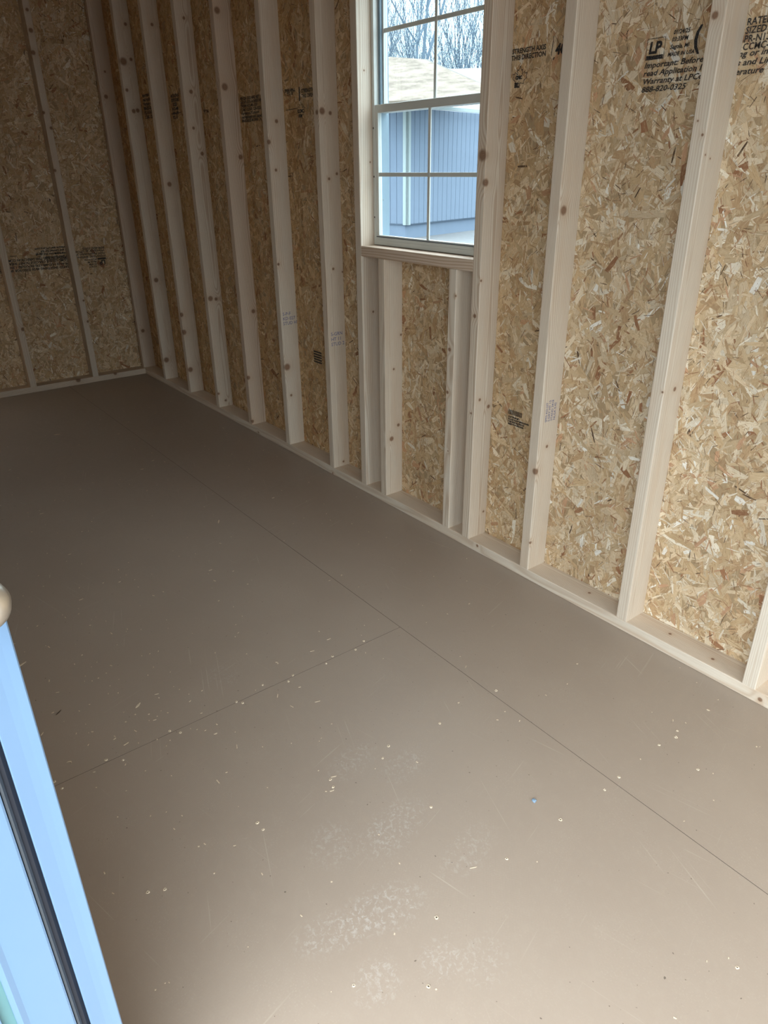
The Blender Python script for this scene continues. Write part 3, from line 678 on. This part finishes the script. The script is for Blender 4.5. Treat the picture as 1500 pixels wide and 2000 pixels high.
# ------------------------------------------------------------------ outside the window
GZ = -.30
tag(obj('ground', boxmesh(-60, 90, -90, 60, GZ - .2, GZ), GRAVEL), 'gravel yard around the sheds', kind='structure')
u1 = Vector((.235, -.972, 0)); u2 = Vector((.972, .235, 0)); c0 = Vector((14.6, -10.2, 0))
yaw = math.atan2(u1.y, u1.x)
sh = tag(empty('neighbouring_shed', (c0.x, c0.y, GZ), (0, 0, yaw)), 'grey-sided shed with tan shingle roof seen through the window', 'shed')
# local x runs along the wall that faces us, local y = into the building
bmw = boxmesh(0.02, 7.5, .03, 5.0, .32, 2.80)
obj('wall_core', bmw, SIDING, sh)
bs = boxmesh(.004, .196, 0, .03, 0, 2.50, bevel=.006, seg=1); mb = bpy.data.meshes.new('siding_board'); bs.to_mesh(mb); bs.free(); mb.materials.append(SIDING)
for i in range(36): obj('siding_board', mb, None, sh, (.08 + i * .2, 0, .34))
bs = boxmesh(.004, .196, 0, .03, 0, 2.50, bevel=.006, seg=1); m2 = bpy.data.meshes.new('siding_board'); bs.to_mesh(m2); bs.free(); m2.materials.append(SIDING)
for i in range(22): obj('siding_board', m2, None, sh, (-.0, .33 + i * .2, .34), (0, 0, -math.pi / 2))
obj('corner_trim', boxmesh(-.03, .10, -.025, .03, .32, 2.80, -.03, .03, -.025, .12, .32, 2.80, bevel=.004, seg=1), WTRIM, sh)
obj('eave_fascia', boxmesh(-.25, 7.6, -.25, -.2, 2.82, 2.90, bevel=.004, seg=1), WTRIM, sh)
obj('skirting', boxmesh(.05, 7.4, .10, .14, .0, .32, .05, .09, .14, 5.0, .0, .32), SIDING, sh)
# far side wall with a white-trimmed window
sw = obj('shutter_trim', boxmesh(-.03, .0, .62, .78, 2.30, 2.52, -.03, .0, .66, .74, 1.15, 2.35, -.03, .0, .62, .80, .98, 1.18), WTRIM, sh)
def face_prism(pts, thick):
    bm = bmesh.new(); a_ = [bm.verts.new(p) for p in pts]; b_ = [bm.verts.new((p[0], p[1], p[2] - thick)) for p in pts]; n = len(pts)
    bm.faces.new(a_); bm.faces.new(b_[::-1])
    for i in range(n): bm.faces.new((a_[i], b_[i], b_[(i + 1) % n], a_[(i + 1) % n]))
    bmesh.ops.recalc_face_normals(bm, faces=bm.faces); return bm
rf = empty('roof', (0, 0, 0), parent=sh)
def rel(*p): return tuple(Matrix.Rotation(-yaw, 3, 'Z') @ Vector((p[0] - c0.x, p[1] - c0.y, p[2] - GZ)))
eL, eR, rL, rR = (14.45, -8.85, 2.60), (12.35, -11.35, 2.62), (18.45, -11.55, 4.05), (16.92, -12.98 + .35, 3.86)
obj('shingles', face_prism([rel(*eL), rel(*eR), rel(*rR), rel(*rL)], .08), SHINGLE, rf)
obj('hip_cap', face_prism([rel(*rR), rel(*eR), rel(eR[0] + .18, eR[1] - .16, eR[2] + .03), rel(rR[0] + .12, rR[1] - .2, rR[2] + .03)], .05), plain('hip_shingles', (0.09, .085, .075), .9), rf)
pr_ = tag(empty('far_shed', (20.0, -17.5, 0)), 'farther building whose white-looking roof shows right of the shingles', 'shed')
obj('roof', face_prism([(1.8, 1.6, 2.2), (-2.2, -3.2, 2.2), (3.51, -5.36, 4.87), (7.2, -1.2, 4.83)], .1), PALEROOF, pr_)
obj('wall', boxmesh(2.0, 5, -3.5, -.5, GZ, 2.3), SIDING, pr_)
# bare trees
def tree_mesh(seed, h, spread, depth, r0):
    rg = random.Random(seed); V = []; F = []
    def tube(p, q, ra, rb):
        d = (q - p).normalized(); s_ = d.cross(Vector((.3, .9, .1))).normalized(); t_ = d.cross(s_); b_ = len(V)
        for c_, r_ in ((p, ra), (q, rb)):
            for i in range(3):
                an = i * 2.0944; V.append(tuple(c_ + s_ * math.cos(an) * r_ + t_ * math.sin(an) * r_))
        for i in range(3): j = (i + 1) % 3; F.append((b_ + i, b_ + j, b_ + 3 + j, b_ + 3 + i))
    def grow(p, d, ln, r_, dep):
        n = 3
        for i in range(n):
            d = (d + Vector((rg.gauss(0, .07), rg.gauss(0, .07), rg.gauss(.07, .04)))).normalized()
            q = p + d * ln / n; tube(p, q, r_ * (1 - .12 * i), r_ * (1 - .12 * (i + 1))); p = q
            if dep > 0 and i < 2 and rg.random() < .6:
                e = (d + Vector((rg.gauss(0, spread), rg.gauss(0, spread), rg.uniform(.1, .5)))).normalized()
                grow(p, e, ln * rg.uniform(.5, .75), r_ * .5, dep - 1)
        if dep <= 0: return
        for _ in range(rg.choice((2, 2, 3))):
            e = (d + Vector((rg.gauss(0, spread), rg.gauss(0, spread), rg.uniform(.1, .5)))).normalized()
            grow(p, e, ln * rg.uniform(.62, .85), r_ * .66, dep - 1)
    grow(Vector((0, 0, 0)), Vector((0, 0, 1)), h, r0, depth)
    me = bpy.data.meshes.new('bare_tree'); me.from_pydata(V, [], F); me.update(); me.materials.append(BARK); return me
TM = [tree_mesh(s_, 2.9, .38, 5, .05) for s_ in (11, 12, 13)]
BIG = tree_mesh(34, 4.9, .36, 5, .12)
def at_az(px, dist):   # bearing given as a plain angle in degrees right of +x
    a_ = math.radians(px); return (dist * math.cos(a_), 1.707 - dist * math.sin(a_))
x, y = at_az(38.9, 33)
tag(obj('bare_tree', BIG, None, None, (x, y, GZ)), 'nearest bare tree, its forked trunk left in the upper window panes', 'tree', 'bare trees behind the roofs')
rg = random.Random(9)
for i in range(20):
    az = 35.5 + i * .62 + rg.uniform(-.25, .25); dist = rg.uniform(38, 58); x, y = at_az(az, dist)
    o = obj('bare_tree', TM[i % 3], None, None, (x, y, GZ), (0, 0, rg.uniform(0, 6.28))); s_ = rg.uniform(.85, 1.25) * dist / 45; o.scale = (s_, s_, s_)
    tag(o, 'leafless blue-grey tree in the thicket behind the roofs', 'tree', 'bare trees behind the roofs')
